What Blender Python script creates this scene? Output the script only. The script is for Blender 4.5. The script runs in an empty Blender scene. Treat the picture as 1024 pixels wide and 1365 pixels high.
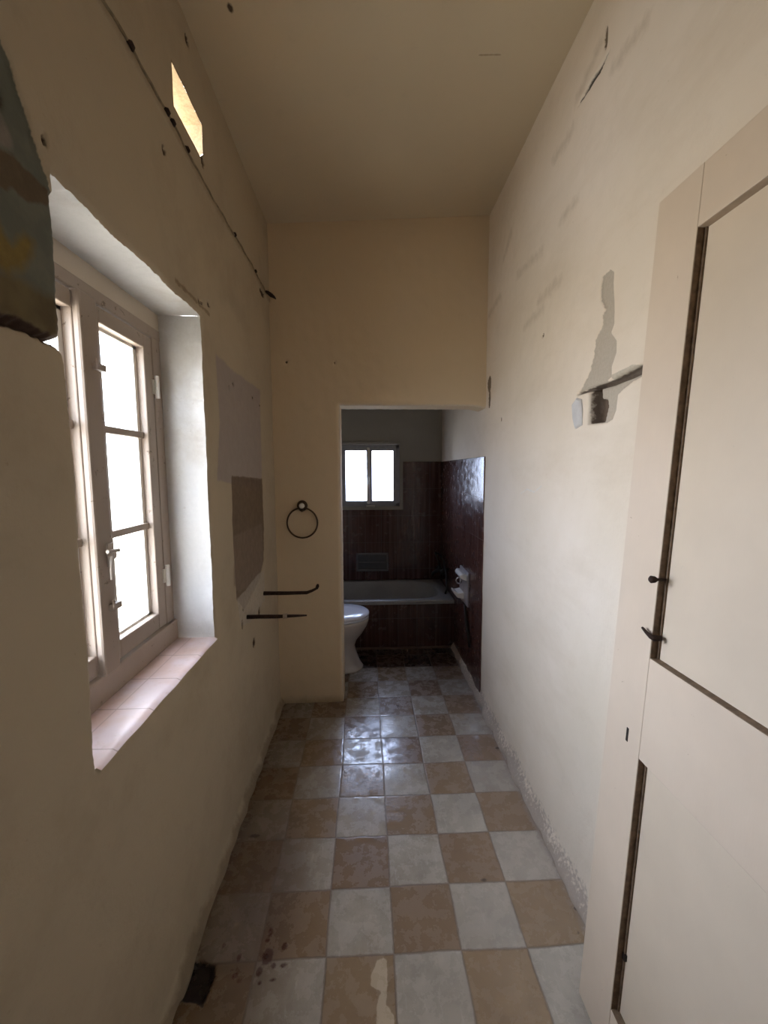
import bpy, bmesh, math, random
import numpy as np
from mathutils import Vector, Matrix, noise as mnoise

C = bpy.context.scene.collection
PI = math.pi
rnd = random.Random(4)

# ------------------------------------------------------------------ measured geometry (metres)
XL, XR = -0.53, 0.70            # corridor side walls
YP0, YP1 = 2.45, 2.60           # partition with the doorway
YB = 3.85                       # back wall of the bathroom
YN = -1.55                      # wall behind the camera
XBL = -0.78                     # left wall of the bathroom
DX, DZ = -0.147, 1.79           # doorway left edge and head
WY0, WY1, WZ0, WZ1 = 0.79, 1.44, 0.835, 1.92   # window opening
VY0, VY1, VZ0, VZ1 = 1.30, 1.515, 2.435, 2.548  # vent opening
XO = -0.76                      # outside face of the outer wall
CAM = Vector((0, 0, 1.4168))
RM = np.array([[0.99905888, -0.04324425, -0.00335989],
               [0.00761612, 0.09863838, 0.9950942],
               [0.04270069, 0.99418329, -0.0988749]])
F = 556.09

def at(px, py, ax, v):
    """point of the plane axis=v seen at a pixel of the photograph"""
    d = np.array([(px-512)/F, -(py-682.5)/F, 1.0]) @ RM
    c = np.array(CAM); t = (v-c[ax])/d[ax]
    return c+t*d
def ceil_z(x):
    return 2.795+0.055*(x-0.085)

# ------------------------------------------------------------------ helpers
def link_mesh(name, verts, faces, mat, parent=None, smooth=False):
    me = bpy.data.meshes.new(name)
    me.from_pydata([tuple(v) for v in verts], [], faces); me.update()
    o = bpy.data.objects.new(name, me); C.objects.link(o)
    if mat: me.materials.append(mat)
    if parent: o.parent = parent
    if smooth:
        for p in me.polygons: p.use_smooth = True
    return o
def obj(name, bm, mat, parent=None, smooth=False, bevel=0, seg=2):
    me = bpy.data.meshes.new(name)
    bmesh.ops.recalc_face_normals(bm, faces=bm.faces)
    bm.to_mesh(me); bm.free()
    o = bpy.data.objects.new(name, me); C.objects.link(o)
    me.materials.append(mat)
    if parent: o.parent = parent
    if smooth:
        for p in me.polygons: p.use_smooth = True
    if bevel:
        m = o.modifiers.new('bevel', 'BEVEL'); m.width = bevel; m.segments = seg; m.limit_method = 'ANGLE'
    return o
def thing(name, label, cat, loc=(0, 0, 0), group=None):
    o = bpy.data.objects.new(name, None); C.objects.link(o); o.location = loc
    o.empty_display_size = .05
    o['label'] = label; o['category'] = cat
    if group: o['group'] = group
    return o
def tag(o, label, cat, group=None):
    o['label'] = label; o['category'] = cat
    if group: o['group'] = group
    return o
def struct(o, label=None):
    o['kind'] = 'structure'
    if label: o['label'] = label
    return o
def box(bm, a, b):
    v = [bm.verts.new((x, y, z)) for x in (a[0], b[0]) for y in (a[1], b[1]) for z in (a[2], b[2])]
    for f in ((0, 1, 3, 2), (4, 6, 7, 5), (0, 4, 5, 1), (2, 3, 7, 6), (0, 2, 6, 4), (1, 5, 7, 3)):
        bm.faces.new([v[i] for i in f])
def bxo(name, a, b, mat, parent=None, bevel=0):
    bm = bmesh.new(); box(bm, a, b); return obj(name, bm, mat, parent, bevel=bevel)
def tube(bm, pts, r, n=10, cap=True):
    pts = [Vector(p) for p in pts]; rs = r if isinstance(r, (list, tuple)) else [r]*len(pts)
    rings = []; prev = None
    for i, p in enumerate(pts):
        t = (pts[min(i+1, len(pts)-1)]-pts[max(i-1, 0)]).normalized()
        if prev is None:
            up = Vector((0, 0, 1)) if abs(t.z) < .9 else Vector((1, 0, 0)); u = t.cross(up).normalized()
        else:
            u = (prev-t*prev.dot(t)).normalized()
        prev = u; w = t.cross(u)
        rings.append([bm.verts.new(p+(u*math.cos(2*PI*k/n)+w*math.sin(2*PI*k/n))*rs[i]) for k in range(n)])
    for a, b in zip(rings, rings[1:]):
        for k in range(n): bm.faces.new((a[k], a[(k+1) % n], b[(k+1) % n], b[k]))
    if cap:
        bm.faces.new(rings[0][::-1]); bm.faces.new(rings[-1])
def loft(bm, rings, cap0=True, cap1=True):
    vs = [[bm.verts.new(p) for p in r] for r in rings]; n = len(vs[0])
    for a, b in zip(vs, vs[1:]):
        for k in range(n): bm.faces.new((a[k], a[(k+1) % n], b[(k+1) % n], b[k]))
    if cap0: bm.faces.new(vs[0][::-1])
    if cap1: bm.faces.new(vs[-1])
def torus(bm, c, R_, r, axis='y', n=40, m=10):
    pts = []
    rings = []
    for i in range(n):
        a = 2*PI*i/n
        ring = []
        for j in range(m):
            b = 2*PI*j/m; rr = R_+r*math.cos(b); h = r*math.sin(b)
            if axis == 'y': p = (c[0]+rr*math.cos(a), c[1]+h, c[2]+rr*math.sin(a))
            else: p = (c[0]+h, c[1]+rr*math.cos(a), c[2]+rr*math.sin(a))
            ring.append(bm.verts.new(p))
        rings.append(ring)
    for i in range(n):
        for j in range(m):
            bm.faces.new((rings[i][j], rings[(i+1) % n][j], rings[(i+1) % n][(j+1) % m], rings[i][(j+1) % m]))

# ------------------------------------------------------------------ node helpers
class NT:
    def __init__(s, name):
        s.m = bpy.data.materials.new(name); s.m.use_nodes = True; s.t = s.m.node_tree
        s.b = s.t.nodes['Principled BSDF']; s.out = s.t.nodes['Material Output']
        s.tc = s.t.nodes.new('ShaderNodeTexCoord').outputs['Object']
    def n(s, typ, **kw):
        nd = s.t.nodes.new(typ)
        for k, v in kw.items(): setattr(nd, k, v)
        return nd
    def l(s, a, b): s.t.links.new(a, b)
    def put(s, sock, v):
        if hasattr(v, 'is_output') or isinstance(v, bpy.types.NodeSocket): s.l(v, sock)
        else: sock.default_value = v
    def noise(s, scale, detail=4, rough=.55, vec=None, dist=0):
        nd = s.n('ShaderNodeTexNoise'); nd.inputs['Scale'].default_value = scale
        nd.inputs['Detail'].default_value = detail; nd.inputs['Roughness'].default_value = rough
        nd.inputs['Distortion'].default_value = dist
        s.l(vec if vec is not None else s.tc, nd.inputs['Vector']); return nd.outputs['Fac']
    def scale(s, v3):
        nd = s.n('ShaderNodeMapping'); nd.inputs['Scale'].default_value = v3; s.l(s.tc, nd.inputs['Vector']); return nd.outputs[0]
    def math(s, op, a, b=0.0, clamp=False):
        nd = s.n('ShaderNodeMath', operation=op, use_clamp=clamp); s.put(nd.inputs[0], a); s.put(nd.inputs[1], b); return nd.outputs[0]
    def rng(s, v, a, b, c=0., d=1.):
        nd = s.n('ShaderNodeMapRange'); s.l(v, nd.inputs['Value'])
        for k, x in zip(('From Min', 'From Max', 'To Min', 'To Max'), (a, b, c, d)): nd.inputs[k].default_value = x
        return nd.outputs[0]
    def mix(s, f, a, b):
        nd = s.n('ShaderNodeMix', data_type='RGBA')
        s.put(nd.inputs['Factor'], f)
        for sock, v in ((nd.inputs[6], a), (nd.inputs[7], b)):
            if isinstance(v, tuple): sock.default_value = (v[0], v[1], v[2], 1)
            else: s.l(v, sock)
        return nd.outputs[2]
    def attr(s, name):
        nd = s.n('ShaderNodeAttribute'); nd.attribute_name = name; return nd.outputs['Fac']
    def xyz(s):
        nd = s.n('ShaderNodeSeparateXYZ'); s.l(s.tc, nd.inputs[0]); return nd.outputs
    def bump(s, h, strength=.3, dist=.01):
        nd = s.n('ShaderNodeBump'); nd.inputs['Strength'].default_value = strength; nd.inputs['Distance'].default_value = dist
        s.l(h, nd.inputs['Height']); s.l(nd.outputs[0], s.b.inputs['Normal'])
    def fin(s, col, rough=.8, metal=0., spec=.5):
        if isinstance(col, tuple): s.b.inputs['Base Color'].default_value = (*col, 1)
        else: s.l(col, s.b.inputs['Base Color'])
        s.put(s.b.inputs['Roughness'], rough); s.b.inputs['Metallic'].default_value = metal
        s.b.inputs['Specular IOR Level'].default_value = spec
        return s.m

def srgb(h):
    v = [int(h[i:i+2], 16)/255 for i in (0, 2, 4)]
    return tuple(x/12.92 if x <= .04045 else ((x+.055)/1.055)**2.4 for x in v)

def plaster(name, base, alt, layers=(), bumpy=.35, rough=.85, amp=.5):
    """limewash: mottled base colour and masked layers (attribute, colour, edge wobble, wobble scale, softness, opacity)"""
    s = NT(name)
    n1 = s.noise(1.6, 5, .6); n2 = s.noise(14, 6, .65)
    f = s.math('MULTIPLY', s.rng(n1, .35, .65), amp)
    col = s.mix(f, base, alt)
    col = s.mix(s.rng(n2, .6, .85, 0, .22), col, tuple(c*.62 for c in base))
    h = s.math('ADD', s.math('MULTIPLY', s.noise(9, 3, .5), 1.2), s.math('MULTIPLY', s.noise(70, 4, .6), .22))
    for (a, c, wob, sc, soft, op) in layers:
        m = s.math('ADD', s.attr(a), s.math('MULTIPLY', s.math('SUBTRACT', s.noise(sc, 4, .6), .5), wob*2))
        k = s.rng(m, soft, -soft, 0, op)
        cc = s.mix(s.rng(s.noise(sc*1.7, 5, .7), .3, .7), c, tuple(x*.72 for x in c))
        col = s.mix(k, col, cc)
    s.bump(h, bumpy, .006)
    return s.fin(col, rough, spec=.3)

CREAM = (.66, .53, .36); CREAM2 = (.58, .47, .31)
PALE = (.74, .65, .55); PALE2 = (.68, .59, .475)

# ------------------------------------------------------------------ signed distances in numpy
def sd_poly(P, Q):
    """P (...,2) points, Q list of 2d vertices; negative inside"""
    Q = np.array(Q, float); d = np.full(P.shape[:-1], 1e9); ins = np.zeros(P.shape[:-1], bool)
    for i in range(len(Q)):
        a, b = Q[i], Q[(i+1) % len(Q)]; e = b-a; w = P-a
        t = np.clip((w@e)/(e@e+1e-12), 0, 1); d = np.minimum(d, np.linalg.norm(w-t[..., None]*e, axis=-1))
        c = (a[1] > P[..., 1]) != (b[1] > P[..., 1])
        xx = a[0]+(P[..., 1]-a[1])/(b[1]-a[1]+1e-12)*(b[0]-a[0])
        ins ^= c & (P[..., 0] < xx)
    return np.where(ins, -d, d)
def sd_line(P, Q, r):
    Q = np.array(Q, float); d = np.full(P.shape[:-1], 1e9)
    rr = r if isinstance(r, (list, tuple)) else [r]*len(Q)
    for i in range(len(Q)-1):
        a, b = Q[i], Q[i+1]; e = b-a; w = P-a
        t = np.clip((w@e)/(e@e+1e-12), 0, 1)
        d = np.minimum(d, np.linalg.norm(w-t[..., None]*e, axis=-1)-(rr[i]+(rr[i+1]-rr[i])*t))
    return d
def sd_dots(P, dots):
    d = np.full(P.shape[:-1], 1e9)
    for (u, v, ru, rv) in dots:
        k = np.sqrt(((P[..., 0]-u)/ru)**2+((P[..., 1]-v)/rv)**2)-1
        d = np.minimum(d, k*min(ru, rv))
    return d
def sstep(x, a, b):
    t = np.clip((x-a)/(b-a), 0, 1); return t*t*(3-2*t)
def nz(u, v, s, seed=0.):
    """cheap smooth noise made of turned sine waves"""
    o = 0
    for k in range(6):
        a = seed+k*2.4; f = s*(1+.37*k)
        o = o+np.sin(f*(u*math.cos(a)+v*math.sin(a))+seed*3+k*1.7)
    return o/6
def axis(lo, hi, step, exact=(), fine=()):
    """coordinates lo..hi with step, finer inside fine=[(a,b,step)], hitting every exact value"""
    marks = sorted(set([lo, hi]+[e for e in exact if lo < e < hi]+[x for f in fine for x in f[:2] if lo < x < hi]))
    out = [lo]
    for a, b in zip(marks, marks[1:]):
        m = (a+b)/2; st = step
        for f in fine:
            if f[0] <= m <= f[1]: st = min(st, f[2])
        n = max(1, int(round((b-a)/st))); out += [a+(b-a)*(k+1)/n for k in range(n)]
    return np.array(out)
def grid(name, U, V, fn, mat, holes=(), attrs=None, parent=None, smooth=True, extra=None):
    """height-field sheet: fn(U,V) -> (...,3); holes = rectangles left out; attrs(U,V) -> dict"""
    uu, vv = np.meshgrid(U, V, indexing='ij'); P = fn(uu, vv).reshape(-1, 3)
    nu, nv = len(U), len(V)
    idx = np.arange(nu*nv).reshape(nu, nv)
    q = np.stack([idx[:-1, :-1], idx[1:, :-1], idx[1:, 1:], idx[:-1, 1:]], -1)
    mu = (U[:-1]+U[1:])/2; mv = (V[:-1]+V[1:])/2
    keep = np.ones((nu-1, nv-1), bool)
    for (a, b, c, d) in holes:
        keep &= ~(((mu > a) & (mu < b))[:, None] & ((mv > c) & (mv < d))[None, :])
    q = q[keep]
    A = {k: np.clip(v, -.2, .2).reshape(-1) for k, v in (attrs(uu, vv) if attrs else {}).items()}
    if extra:
        for ex in extra:
            eU, eV, efn = ex[:3]; key = ex[3] if len(ex) > 3 else 'white'
            a, b = np.meshgrid(eU, eV, indexing='ij'); EP = efn(a, b).reshape(-1, 3)
            off = len(P); ei = np.arange(len(EP)).reshape(len(eU), len(eV))+off
            q = np.concatenate([q, np.stack([ei[:-1, :-1], ei[1:, :-1], ei[1:, 1:], ei[:-1, 1:]], -1).reshape(-1, 4)])
            P = np.concatenate([P, EP])
            for k in A: A[k] = np.concatenate([A[k], np.full(len(EP), -.2 if k == key else .2)])
    me = bpy.data.meshes.new(name); nf = len(q)
    me.vertices.add(len(P)); me.vertices.foreach_set('co', P.astype(np.float32).ravel())
    me.loops.add(nf*4); me.loops.foreach_set('vertex_index', q.astype(np.int32).ravel())
    me.polygons.add(nf); me.polygons.foreach_set('loop_start', np.arange(0, nf*4, 4, dtype=np.int32))
    me.polygons.foreach_set('loop_total', np.full(nf, 4, np.int32))
    if smooth: me.polygons.foreach_set('use_smooth', np.ones(nf, bool))
    me.update(calc_edges=True); me.validate()
    for k, v in A.items():
        at_ = me.attributes.new(k, 'FLOAT', 'POINT'); at_.data.foreach_set('value', v.astype(np.float32))
    me.materials.append(mat)
    o = bpy.data.objects.new(name, me); C.objects.link(o)
    if parent: o.parent = parent
    return o

# ------------------------------------------------------------------ materials
def simple(name, col, rough=.5, metal=0., spec=.5, var=.25, sc=20, bump=0., bs=40):
    s = NT(name); c = s.mix(s.rng(s.noise(sc, 4, .6), .35, .7, 0, 1), col, tuple(x*(1-var) for x in col))
    if bump: s.bump(s.noise(bs, 4, .6), bump, .003)
    return s.fin(c, rough, metal, spec)

def paint(name, base, chip, chips=.66, rough=.5):
    """old oil paint on wood, with grain bumps, grime and small chips"""
    s = NT(name)
    c = s.mix(s.rng(s.noise(3, 4, .6), .3, .7), base, tuple(x*.88 for x in base))
    c = s.mix(s.rng(s.noise(45, 3, .6), .72, .8, 0, .5), c, tuple(x*.6 for x in base))
    c = s.mix(s.rng(s.noise(30, 5, .7, dist=.5), chips, chips+.03, 0, .8), c, chip)
    s.bump(s.noise(12, 4, .6, vec=s.scale((4, 4, 1))), .12, .003)
    return s.fin(c, rough, spec=.4)

M = {}
M['door'] = paint('door_paint', (.67, .55, .43), (.30, .20, .13), .69, .45)
M['panel'] = paint('door_panel_paint', (.665, .555, .43), (.45, .36, .26), .8, .5)
M['groove'] = simple('bare_brown_wood', (.24, .16, .10), .75, var=.5, sc=60)
M['winpaint'] = paint('window_paint', (.36, .29, .235), (.13, .09, .06), .63, .45)
M['winlight'] = simple('window_pale_paint', (.78, .74, .68), .5, var=.15)
M['rust'] = simple('rusty_iron', (.045, .022, .013), .8, .3, var=.6, sc=60, bump=.5, bs=120)
M['black'] = simple('dark_iron', (.02, .014, .01), .6, .3, var=.4, sc=80)
M['chrome'] = simple('chrome', (.75, .75, .78), .15, 1., var=.1)
M['brass'] = simple('tarnished_brass', (.10, .065, .04), .4, .8, var=.4, sc=60)
M['crystal'] = simple('pale_knob', (.85, .83, .78), .08, spec=.9, var=.05)
M['ceramic'] = simple('white_ceramic', (.74, .72, .70), .12, spec=.6, var=.06, sc=4)
M['lid'] = simple('toilet_lid_plastic', (.72, .74, .84), .18, spec=.6, var=.05, sc=4)
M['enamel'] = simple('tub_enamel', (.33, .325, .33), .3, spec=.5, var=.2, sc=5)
M['bathwin'] = simple('bath_window_paint', (.42, .42, .45), .45, var=.2)
M['grout_soap'] = simple('soap_dish_ceramic', (.20, .19, .20), .25, spec=.5, var=.15)
M['cable'] = simple('painted_cable', (.30, .24, .155), .8, var=.5, sc=40)
M['filler'] = simple('grey_filler', (.56, .545, .54), .8, var=.15)

s = NT('window_glass')
tr = s.n('ShaderNodeBsdfTransparent'); gl = s.n('ShaderNodeBsdfGlossy'); mx = s.n('ShaderNodeMixShader')
gl.inputs['Roughness'].default_value = .08
tr.inputs['Color'].default_value = (.93, .95, .96, 1)
lw = s.n('ShaderNodeLayerWeight'); lw.inputs['Blend'].default_value = .25
s.l(s.math('MULTIPLY', lw.outputs['Fresnel'], .6), mx.inputs[0])
s.l(tr.outputs[0], mx.inputs[1]); s.l(gl.outputs[0], mx.inputs[2]); s.l(mx.outputs[0], s.out.inputs['Surface'])
M['glass'] = s.m
M['dusty'] = s.m.copy(); M['dusty'].name = 'dusty_frosted_glass'
for nd in M['dusty'].node_tree.nodes:
    if nd.type == 'BSDF_TRANSPARENT': nd.inputs['Color'].default_value = (.66, .71, .80, 1)

# window sill tiles: pinkish terracotta with joints across
s = NT('sill_tiles'); X = s.xyz()
fy = s.math('FRACT', s.math('DIVIDE', s.math('ADD', X['Y'], .053), .15))
j = s.math('MINIMUM', fy, s.math('SUBTRACT', 1., fy))
jx = s.math('ABSOLUTE', s.math('ADD', X['X'], .615))
c = s.mix(s.rng(s.noise(7, 3, .6), .4, .6), (.60, .43, .37), (.66, .54, .54))
c = s.mix(s.rng(s.noise(60, 3, .6), .6, .8, 0, .4), c, (.42, .27, .2))
jm = s.math('MAXIMUM', s.rng(j, .016, .006), s.math('MULTIPLY', s.rng(jx, .0025, .001), .6))
c = s.mix(s.math('MULTIPLY', jm, .75), c, (.30, .20, .16))
M['sill'] = s.fin(c, .35)

# floor tiles
T = .2
s = NT('checkered_cement_tiles'); X = s.xyz()
wx = s.math('MULTIPLY', s.math('SUBTRACT', s.noise(3, 2, .5), .5), .02)
gi = s.math('SUBTRACT', s.math('DIVIDE', s.math('ADD', X['X'], wx), T), .36)
gj = s.math('SUBTRACT', s.math('DIVIDE', s.math('ADD', X['Y'], wx), T), 5.458)
fi, fj = s.math('FLOOR', gi), s.math('FLOOR', gj)
par = s.math('FLOORED_MODULO', s.math('ADD', fi, fj), 2.)          # 0 tan, 1 white
ei = s.math('FRACT', gi); ej = s.math('FRACT', gj)
ed = s.math('MINIMUM', s.math('MINIMUM', ei, s.math('SUBTRACT', 1., ei)), s.math('MINIMUM', ej, s.math('SUBTRACT', 1., ej)))
cell = s.n('ShaderNodeCombineXYZ'); s.l(fi, cell.inputs[0]); s.l(fj, cell.inputs[1])
wn = s.n('ShaderNodeTexWhiteNoise', noise_dimensions='3D'); s.l(cell.outputs[0], wn.inputs['Vector']); rv = wn.outputs['Value']
off = s.n('ShaderNodeVectorMath', operation='MULTIPLY_ADD'); s.l(wn.outputs['Color'], off.inputs[0])
off.inputs[1].default_value = (9, 9, 9); s.l(s.tc, off.inputs[2])
v1 = s.noise(7, 5, .6, vec=off.outputs[0], dist=.5); v2 = s.noise(28, 5, .7, vec=off.outputs[0])
white = s.mix(s.rng(v1, .28, .72), (.54, .50, .43), (.39, .36, .31))
white = s.mix(s.math('MULTIPLY', rv, .35), white, (.45, .38, .32))
tan = s.mix(s.rng(v1, .3, .7), (.37, .27, .17), (.325, .23, .145))
sc_n = s.noise(1, 4, .7, vec=s.scale((60, 14, 1)))
white = s.mix(s.rng(sc_n, .58, .72, 0, .35), white, (.70, .68, .64))
white = s.mix(s.rng(s.noise(5, 4, .6, vec=off.outputs[0]), .55, .75, 0, .5), white, (.33, .26, .19))
tan = s.mix(s.math('MULTIPLY', rv, .6), tan, (.225, .15, .115))
col = s.mix(par, tan, white)
# the last rows by the bath are old brown tiles
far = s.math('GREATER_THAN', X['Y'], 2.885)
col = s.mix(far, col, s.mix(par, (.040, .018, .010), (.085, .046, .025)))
col = s.mix(s.rng(v2, .45, .9, 0, .25), col, (.14, .10, .075))
col = s.mix(s.rng(s.math('ADD', ed, s.math('MULTIPLY', s.math('SUBTRACT', s.noise(50, 3, .6), .5), .03)), .022, .008, 0, .65), col, (.16, .12, .09))
# shade painted into the left and far floor, then grime along the side walls and the worn right-hand strip of cement
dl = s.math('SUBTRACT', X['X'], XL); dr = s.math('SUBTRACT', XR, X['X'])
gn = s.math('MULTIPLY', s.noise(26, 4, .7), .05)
col = s.mix(s.rng(s.math('ADD', dl, s.math('MULTIPLY', s.noise(5, 4, .6), .25)), .50, .12, 0, .78), col, (.10, .058, .025))  # wide band: shade below the window, put into the tile colour
col = s.mix(s.rng(s.math('ADD', X['Y'], s.math('MULTIPLY', s.noise(4, 5, .6), .8)), 1.9, 3.2, 0, .42), col, (.07, .05, .045))  # dimmer light towards the bathroom, painted as darker tiles
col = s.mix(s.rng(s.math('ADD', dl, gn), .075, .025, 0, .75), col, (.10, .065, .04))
col = s.mix(s.rng(s.math('ADD', dr, gn), .075, .045, 0, .8), col, (.33, .28, .25))
for (a, cc, wob, sc_, soft, op) in (('chip', (.62, .52, .38), .006, 40, .0015, .9), ('dark_patch', (.17, .125, .11), .05, 8, .05, .55),
                                    ('drop', (.07, .022, .018), .004, 90, .002, .8), ('mark', (.05, .035, .03), .004, 60, .002, .8), ('pit', (.012, .006, .005), .012, 60, .003, 1.)):
    mk = s.math('ADD', s.attr(a), s.math('MULTIPLY', s.math('SUBTRACT', s.noise(sc_, 4, .6), .5), wob*2))
    col = s.mix(s.rng(mk, soft, -soft, 0, op), col, cc)
s.bump(s.math('ADD', s.math('MULTIPLY', s.rng(ed, .0, .03), .5), s.math('MULTIPLY', v2, .6)), .3, .003)
rg = s.rng(s.noise(16, 5, .7), .38, .60, .07, .42)
rg = s.math('ADD', rg, s.math('MULTIPLY', s.rng(ed, .02, .0), .3))
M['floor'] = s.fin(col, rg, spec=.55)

# glossy brown striped wall tiles of the bathroom
def brown_tiles(name, ax, tone=1.2):
    s = NT(name); X = s.xyz(); u = X[ax]
    st = s.noise(1, 3, .6, vec=s.scale({'X': (38, 0, 1.2), 'Y': (0, 38, 1.2)}[ax]))
    st2 = s.noise(1, 2, .6, vec=s.scale({'X': (130, 0, 3), 'Y': (0, 130, 3)}[ax]))
    c = s.mix(s.rng(st, .40, .62), tuple(x*tone for x in (.055, .016, .011)), tuple(x*tone for x in (.11, .055, .045)))
    c = s.mix(s.rng(st2, .45, .7, 0, .5), c, tuple(x*tone for x in (.024, .009, .007)))
    fu = s.math('FRACT', s.math('DIVIDE', s.math('ADD', u, 10.06), .15)); fz = s.math('FRACT', s.math('DIVIDE', X['Z'], .25))
    eu = s.math('MULTIPLY', s.math('MINIMUM', fu, s.math('SUBTRACT', 1., fu)), .15)
    ez = s.math('MULTIPLY', s.math('MINIMUM', fz, s.math('SUBTRACT', 1., fz)), .25)
    e = s.math('MINIMUM', eu, ez)
    c = s.mix(s.rng(e, .0025, .001, 0, .8), c, (.16, .13, .12))
    s.bump(s.noise(5, 1, .4), .35, .003)
    return s.fin(c, s.rng(s.noise(20, 3, .5), .3, .7, .12, .3), spec=.6)
M['tileX'] = brown_tiles('brown_striped_tiles_back', 'X')
M['tileY'] = brown_tiles('brown_striped_tiles_side', 'Y')
M['tileTub'] = brown_tiles('brown_striped_tiles_bath_panel', 'X', .9)

# ------------------------------------------------------------------ LEFT WALL with window and vent openings
def L2(px, py):
    p = at(px, py, 0, XL); return (p[1], p[2])
crack_z = 2.366
patch_poly = [L2(*p) for p in [(-160, -80), (-60, 20), (0, 48), (12, 80), (28, 130), (50, 200), (66, 248), (76, 262)]]
patch_poly += [(WY0+.03, 1.90), (WY0+.03, 1.636)]
patch_poly += [L2(*p) for p in [(85, 457), (60, 452), (30, 438), (0, 428)]]+[(.3, 1.60), (.2, 2.1)]
groove = [(.30, 1.60), (.50, 1.615)]+[L2(*p) for p in [(0, 424), (30, 433), (55, 446), (88, 460)]]
ring_dots = [(*L2(249, 54), .014, .016), (*L2(3, 130), .008, .012), (*L2(350, 391), .05, .014)]
wall_dots = [(*L2(346, 815), .022, .022), (*L2(339, 857), .020, .024), (*L2(324, 832), .010, .02), (*L2(325, 812), .009, .010),
             (*L2(306, 516), .008, .007), (*L2(311, 512), .008, .007), (*L2(337, 530), .010, .007), (*L2(347, 540), .012, .007),
             (*L2(59, 187), .006, .008), (*L2(268, 402), .02, .006), (*L2(279, 406), .014, .007), (*L2(219, 200), .012, .012), (*L2(271, 215), .014, .02)]
def c1(pts): return [L2(x/2.967, 40+y/2.967) for x, y in pts]
op_pale = c1([(-300, 200), (0, 300), (25, 340), (60, 430), (62, 470), (0, 450), (-300, 400)])
op_brown = c1([(-300, 380), (0, 455), (60, 490), (150, 585), (212, 640), (205, 690), (120, 680), (60, 625), (40, 640), (0, 605), (-300, 520)])
op_ochre = c1([(-300, 700), (0, 735), (28, 800), (62, 850), (110, 795), (150, 835), (130, 900), (100, 945), (50, 965), (0, 925), (-300, 900)])
op_z = L2(0, 355)[1]
grey_poly = [L2(*p) for p in [(287, 470), (308, 492), (330, 508), (347, 520), (349, 640), (347, 655), (290, 640), (292, 560)]]
brown_poly = [L2(*p) for p in [(309, 634), (350, 638), (352, 700), (352, 745), (347, 770), (338, 790), (327, 812), (316, 800), (311, 720)]]
brown_hi = [L2(*p) for p in [(311, 715), (350, 698), (352, 745), (346, 775), (320, 790), (312, 780)]]
filler_poly = [L2(*p) for p in [(316, 800), (326, 790), (345, 765), (352, 760), (353, 800), (334, 830), (322, 835)]]

def wob(y, z):
    """uneven plaster arris of the window"""
    return .0022*np.sin(y*23+z*17)+.0016*nz(y, z, 70, 1.9)+.0022*nz(y, z, 190, .4)
def left_attrs(y, z):
    P = np.stack([y, z], -1)
    return {'old_paint': sd_poly(P, patch_poly)+.004*nz(y, z, 60, 1.), 'groove': sd_line(P, groove, .011)+.004*nz(y, z, 160, 2.),
            'holes': sd_dots(P, ring_dots+wall_dots), 'grey': sd_poly(P, grey_poly), 'brown': sd_poly(P, brown_poly), 'brown_hi': sd_poly(P, brown_hi),
            'filler': sd_poly(P, filler_poly), 'chase': np.abs(z-crack_z-.006*np.sin(y*7))-.008+np.where(y > .9, 0, .2),
            'white': np.full_like(y, .2), 'stone': np.full_like(y, .2), 'op_pale': sd_poly(P, op_pale), 'op_brown': sd_poly(P, op_brown), 'op_ochre': sd_poly(P, op_ochre), 'op_low': z-op_z,
            'base': z-.035-.02*nz(y, z*0, 14, .7),
            'lintel': np.minimum(np.abs(z-(WZ1+.03))-.006+np.where((y > 1.25) & (y < 1.52), 0, .2), np.abs(sd_poly(P, [(VY0, VZ0), (VY1, VZ0), (VY1, VZ1), (VY0, VZ1)]))-.005)}
def left_fn(y, z):
    A = left_attrs(y, z)
    d = .0025*nz(y, z, 6, .3)+.001*nz(y, z, 35, 1.1)
    d = d-.006*(1-sstep(A['old_paint'], -.004, .003))
    d = d-.022*(1-sstep(A['groove'], -.012, .003))
    d = d-.014*(1-sstep(A['holes'], -.006, .003))
    d = d-.004*(1-sstep(A['brown'], -.003, .003))
    d = d+.005*(1-sstep(A['chase'], -.004, .008))
    d = d+.02*(1-sstep(z, .0, .05))*(1+.4*nz(y, z, 20, .2))
    x = XL+d
    inn = (y > WY0-1e-4) & (y < WY1+1e-4) & (z > WZ0-1e-4) & (z < WZ1+1e-4)
    # arris is slightly worn back and wavy
    dy = np.maximum(np.maximum(WY0-y, y-WY1), 0); dz = np.maximum(np.maximum(WZ0-z, z-WZ1), 0); dd = np.hypot(dy, dz)
    x = x-.006*np.exp(-(dd/.006)**2)
    k = np.exp(-(dd/.03)**2); w = wob(y, z)
    notch = .024*np.exp(-((z-1.634)/.009)**2)
    sy = np.where(np.abs(y-WY0) < .06, -w-notch, np.where(np.abs(y-WY1) < .06, w, 0))*k
    sz = np.where(np.abs(z-WZ1) < .06, w*1.3, 0)*k
    return np.stack([x, y+sy, z+sz], -1)
def rev(axis_fn, front):
    return axis_fn
def reveal_vert(yc, sgn):
    def fn(t, z):                                # t 0..1 from room face to outside
        f = left_fn(np.full_like(t, yc), z)
        k = np.exp(-(t/.12)**2)
        y = yc+(f[..., 1]-yc)*k+sgn*(.0015*nz(t*.2, z, 40, .5))*(1-k)
        x = f[..., 0]*(1-t)+XO*t
        zz = np.clip(z, WZ0, WZ1)+(f[..., 2]-z)*k
        return np.stack([x, y, zz], -1)
    return fn
def reveal_top(t, y):
    f = left_fn(y, np.full_like(t, WZ1)); k = np.exp(-(t/.12)**2)
    return np.stack([f[..., 0]*(1-t)+XO*t, y+(f[..., 1]-y)*k, WZ1+(f[..., 2]-WZ1)*k], -1)
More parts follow.
